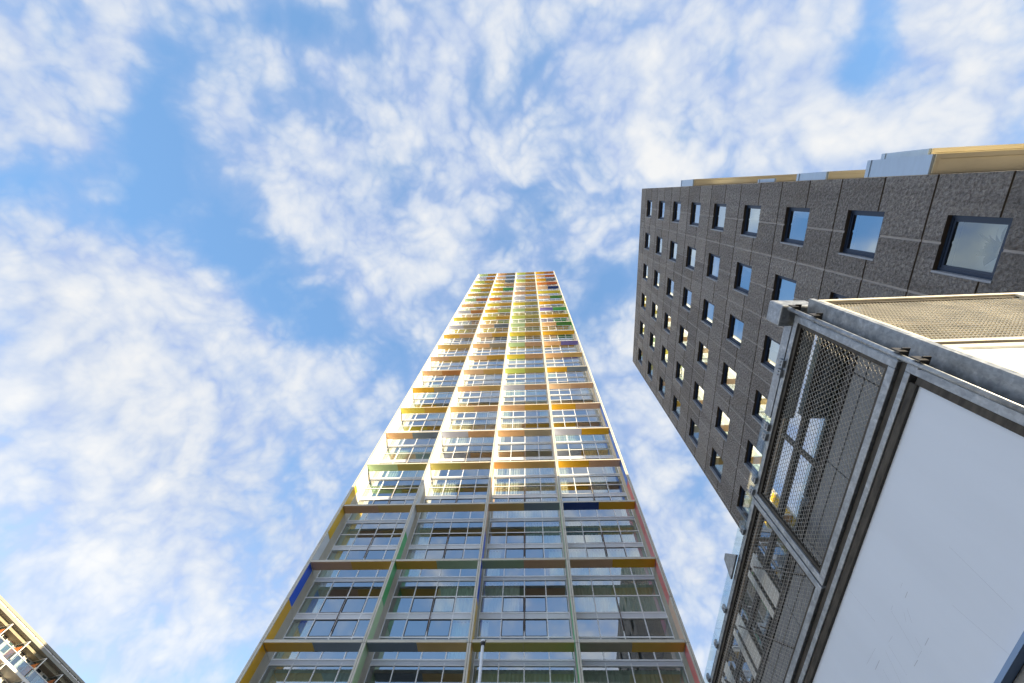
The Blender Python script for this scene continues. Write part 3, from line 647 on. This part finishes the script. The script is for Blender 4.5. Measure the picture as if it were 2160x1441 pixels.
# shared partition and window meshes (local axes: e, s, z mapped by the slab's frame)
def Gl(e, s, z): return (-gnx*e+gux*s, -gny*e+guy*s, z)
pm = MB(); pm.box(.3, 2.15, -.03, .03, .15, 1.75, 0, Gl); pm.box(-.25, 2.15, -.05, .05, 2.2, 2.3, 1, Gl); pm.box(-.25, -.15, -.05, .05, .1, 2.2, 1, Gl); part_me = pm.mesh('partition', [M['orange_panel'], M['white_rail']])
gp = MB(); gp.box(-.15, .3, -.012, .012, .1, 2.2, 0, Gl); gp.box(.3, 2.1, -.012, .012, 1.75, 2.2, 0, Gl); gpane_me = gp.mesh('screen_glass', M['gallery_glass'])
wf = MB(); wf.box(2.06, 2.195, .45, .53, .75, 2.3, 0, Gl); wf.box(2.06, 2.195, 1.9, 1.98, .75, 2.3, 0, Gl); wf.box(2.06, 2.195, 1.17, 1.24, .75, 2.3, 0, Gl); wf.box(2.06, 2.195, .53, 1.9, 2.22, 2.3, 0, Gl); wf.box(2.06, 2.195, .53, 1.9, .75, .83, 0, Gl); gwin_me = wf.mesh('window', M['white_rail'])
wg = MB(); wg.box(2.10, 2.19, .53, 1.9, .83, 2.22, 0, Gl); gwp_me = wg.mesh('pane', M['sash'])
dr = MB(); dr.box(2.1, 2.196, 2.35, 3.2, .05, 2.25, 0, Gl); door_me = dr.mesh('door', [M['white_rail']])
dg = MB(); dg.box(2.06, 2.099, 2.45, 3.1, 1.0, 2.1, 0, Gl); dglass_me = dg.mesh('door_glass', [M['gallery_glass']])
L0 = wloc(ap)
for f_ in range(n_st):
    for s_ in s_list:
        loc = Vector(G(0, s_, base0-f_*STO))-L0
        o = link('partition', part_me, ap, loc); link('screen_glass', gpane_me, o)
        o = link('window', gwin_me, ap, loc); link('pane', gwp_me, o)
        o = link('door', door_me, ap, loc); link('door_glass', dglass_me, o)

# ------------------------------------------------------------------ sky
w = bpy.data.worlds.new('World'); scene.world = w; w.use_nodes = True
k = NT(w.node_tree); bg = k.n['Background']; out = k.n['World Output']
sky = k.new('ShaderNodeTexSky', sky_type='NISHITA'); sky.sun_disc = False; sky.sun_elevation = R(SUN_EL); sky.sun_rotation = R(SUN_AZ)
sky.air_density = 1.0; sky.dust_density = .6; sky.ozone_density = 1.5
STR = .15
tc = k.new('ShaderNodeTexCoord'); sx = k.new('ShaderNodeSeparateXYZ'); k.l.new(tc.outputs['Generated'], sx.inputs[0])
zz = k.math('MAXIMUM', sx.outputs[2], .06)
cv = k.new('ShaderNodeCombineXYZ'); k.put(cv.inputs[0], k.math('DIVIDE', sx.outputs[0], zz)); k.put(cv.inputs[1], k.math('DIVIDE', sx.outputs[1], zz)); P = cv.outputs[0]
# turbulence that frays the cloud edges
st = k.math('DIVIDE', 2.0, k.math('ADD', sx.outputs[2], 1.0))
cq = k.new('ShaderNodeCombineXYZ'); k.put(cq.inputs[0], k.math('MULTIPLY', sx.outputs[0], st)); k.put(cq.inputs[1], k.math('MULTIPLY', sx.outputs[1], st))
wn1 = k.noise(cq.outputs[0], 3.0, 2, .5)
off = k.new('ShaderNodeVectorMath', operation='SUBTRACT'); k.l.new(wn1.outputs['Color'], off.inputs[0]); off.inputs[1].default_value = (.5, .5, .5)
sc = k.new('ShaderNodeVectorMath', operation='SCALE'); k.l.new(off.outputs[0], sc.inputs[0]); sc.inputs['Scale'].default_value = .10
ad = k.new('ShaderNodeVectorMath', operation='ADD'); k.l.new(P, ad.inputs[0]); k.l.new(sc.outputs[0], ad.inputs[1]); PW = ad.outputs[0]
acc = None
for (u, v_, th, a_, b_, amp) in BLOBS:
    mp = k.new('ShaderNodeMapping', vector_type='TEXTURE'); k.l.new(PW, mp.inputs['Vector'])
    mp.inputs['Location'].default_value = (u, v_, 0); mp.inputs['Rotation'].default_value = (0, 0, th); mp.inputs['Scale'].default_value = (a_, b_, 1)
    gr = k.new('ShaderNodeTexGradient', gradient_type='QUADRATIC_SPHERE'); k.l.new(mp.outputs[0], gr.inputs[0])
    nd = k.new('ShaderNodeMath', operation='MULTIPLY_ADD'); k.l.new(gr.outputs[1], nd.inputs[0]); nd.inputs[1].default_value = amp*BLOB_GAIN
    if acc is None: nd.inputs[2].default_value = 0
    else: k.l.new(acc, nd.inputs[2])
    acc = nd.outputs[0]
aq = k.new('ShaderNodeVectorMath', operation='ADD'); k.l.new(cq.outputs[0], aq.inputs[0]); k.l.new(sc.outputs[0], aq.inputs[1]); PQ = aq.outputs[0]
n1 = k.noise(PQ, 5.4, 9, .55, 0); n2 = k.noise(PQ, 15, 7, .58, 0)
dens = k.math('ADD', k.math('ADD', k.math('ADD', DENS0, k.math('MULTIPLY', k.math('SUBTRACT', n1.outputs[0], .42), .9)), k.math('MULTIPLY', k.math('SUBTRACT', n2.outputs[0], .5), .34)), acc)
bil = None
for sc_, wt in ((4.6, .55), (10, .32), (21, .19), (44, .10)):
    t_ = k.math('MULTIPLY', k.math('ABSOLUTE', k.math('SUBTRACT', k.noise(PQ, sc_, 1, .5).outputs[0], .5)), 2*wt)
    bil = t_ if bil is None else k.math('ADD', bil, t_)
dens = k.math('ADD', dens, k.math('MULTIPLY', k.math('SUBTRACT', bil, BIL0), BILA))
cov = k.ramp(dens, [(.12, g(.12)), (.36, g(.33)), (.52, g(.62)), (.68, g(.92)), (.92, g(1))], 'B_SPLINE')
tone = k.math('ADD', k.math('MULTIPLY', dens, .40), k.math('ADD', k.math('MULTIPLY', bil, 1.15), k.math('MULTIPLY', k.math('SUBTRACT', n2.outputs[0], .5), .55)))
thick = k.ramp(tone, [(.28, (.52, .63, .90)), (.48, (.66, .75, .92)), (.70, (.82, .87, .95)), (.95, (.96, .97, .98))])
# Nishita blue, lifted to the photograph's exposure
blue = k.mix(.6, k.mix(1.0, sky.outputs[0], (*[c/STR for c in SKY_GAIN], 1), 'MULTIPLY'), (*[c/STR for c in (.076, .168, .324)], 1))
cl = k.mix(1.0, thick, g(CLOUD_GAIN/STR), 'MULTIPLY')
low = k.ramp(sx.outputs[2], [(.10, g(1)), (.30, g(.22)), (.62, g(0))])       # low haze, brightened near the horizon as added fill for shaded walls
k.put(bg.inputs[0], k.mix(low, k.mix(cov, blue, cl), (*[c*HAZE_FILL/STR for c in (.93, .98, 1.05)], 1))); bg.inputs[1].default_value = STR
w.cycles.sampling_method = 'MANUAL'; w.cycles.sample_map_resolution = 512

# ------------------------------------------------------------------ sun
sd = bpy.data.lights.new('sun', 'SUN'); sd.energy = 5.0; sd.angle = R(.5); sd.color = (1.0, .81, .52)
so = bpy.data.objects.new('sun', sd); COL.objects.link(so)
to_sun = Vector((math.sin(R(SUN_AZ))*math.cos(R(SUN_EL)), math.cos(R(SUN_AZ))*math.cos(R(SUN_EL)), math.sin(R(SUN_EL))))
so.rotation_euler = to_sun.to_track_quat('Z', 'Y').to_euler(); so.location = (80, -60, 60)

# ------------------------------------------------------------------ camera
cd = bpy.data.cameras.new('camera'); cam = bpy.data.objects.new('camera', cd); COL.objects.link(cam)
RX = Vector((0.99839116, 0.04693791, 0.03181085)); RY = Vector((-0.03356203, 0.94137792, -0.33568020)); RZ = Vector((-0.04570215, 0.33407250, 0.94143873))
m3 = Matrix((RX, -RY, -RZ)).transposed(); cam.matrix_world = Matrix.Translation((CX, CY, CZ)) @ m3.to_4x4()
cd.sensor_width = 36; cd.lens = 871.66/2160*36; cd.clip_start = .05; cd.clip_end = 3000; scene.camera = cam
vs = scene.view_settings; vs.view_transform = 'Standard'; vs.look = 'None'; vs.gamma = 1; vs.exposure = EXPO
scene.cycles.max_bounces = 8; scene.cycles.transparent_max_bounces = 16; scene.cycles.caustics_reflective = False
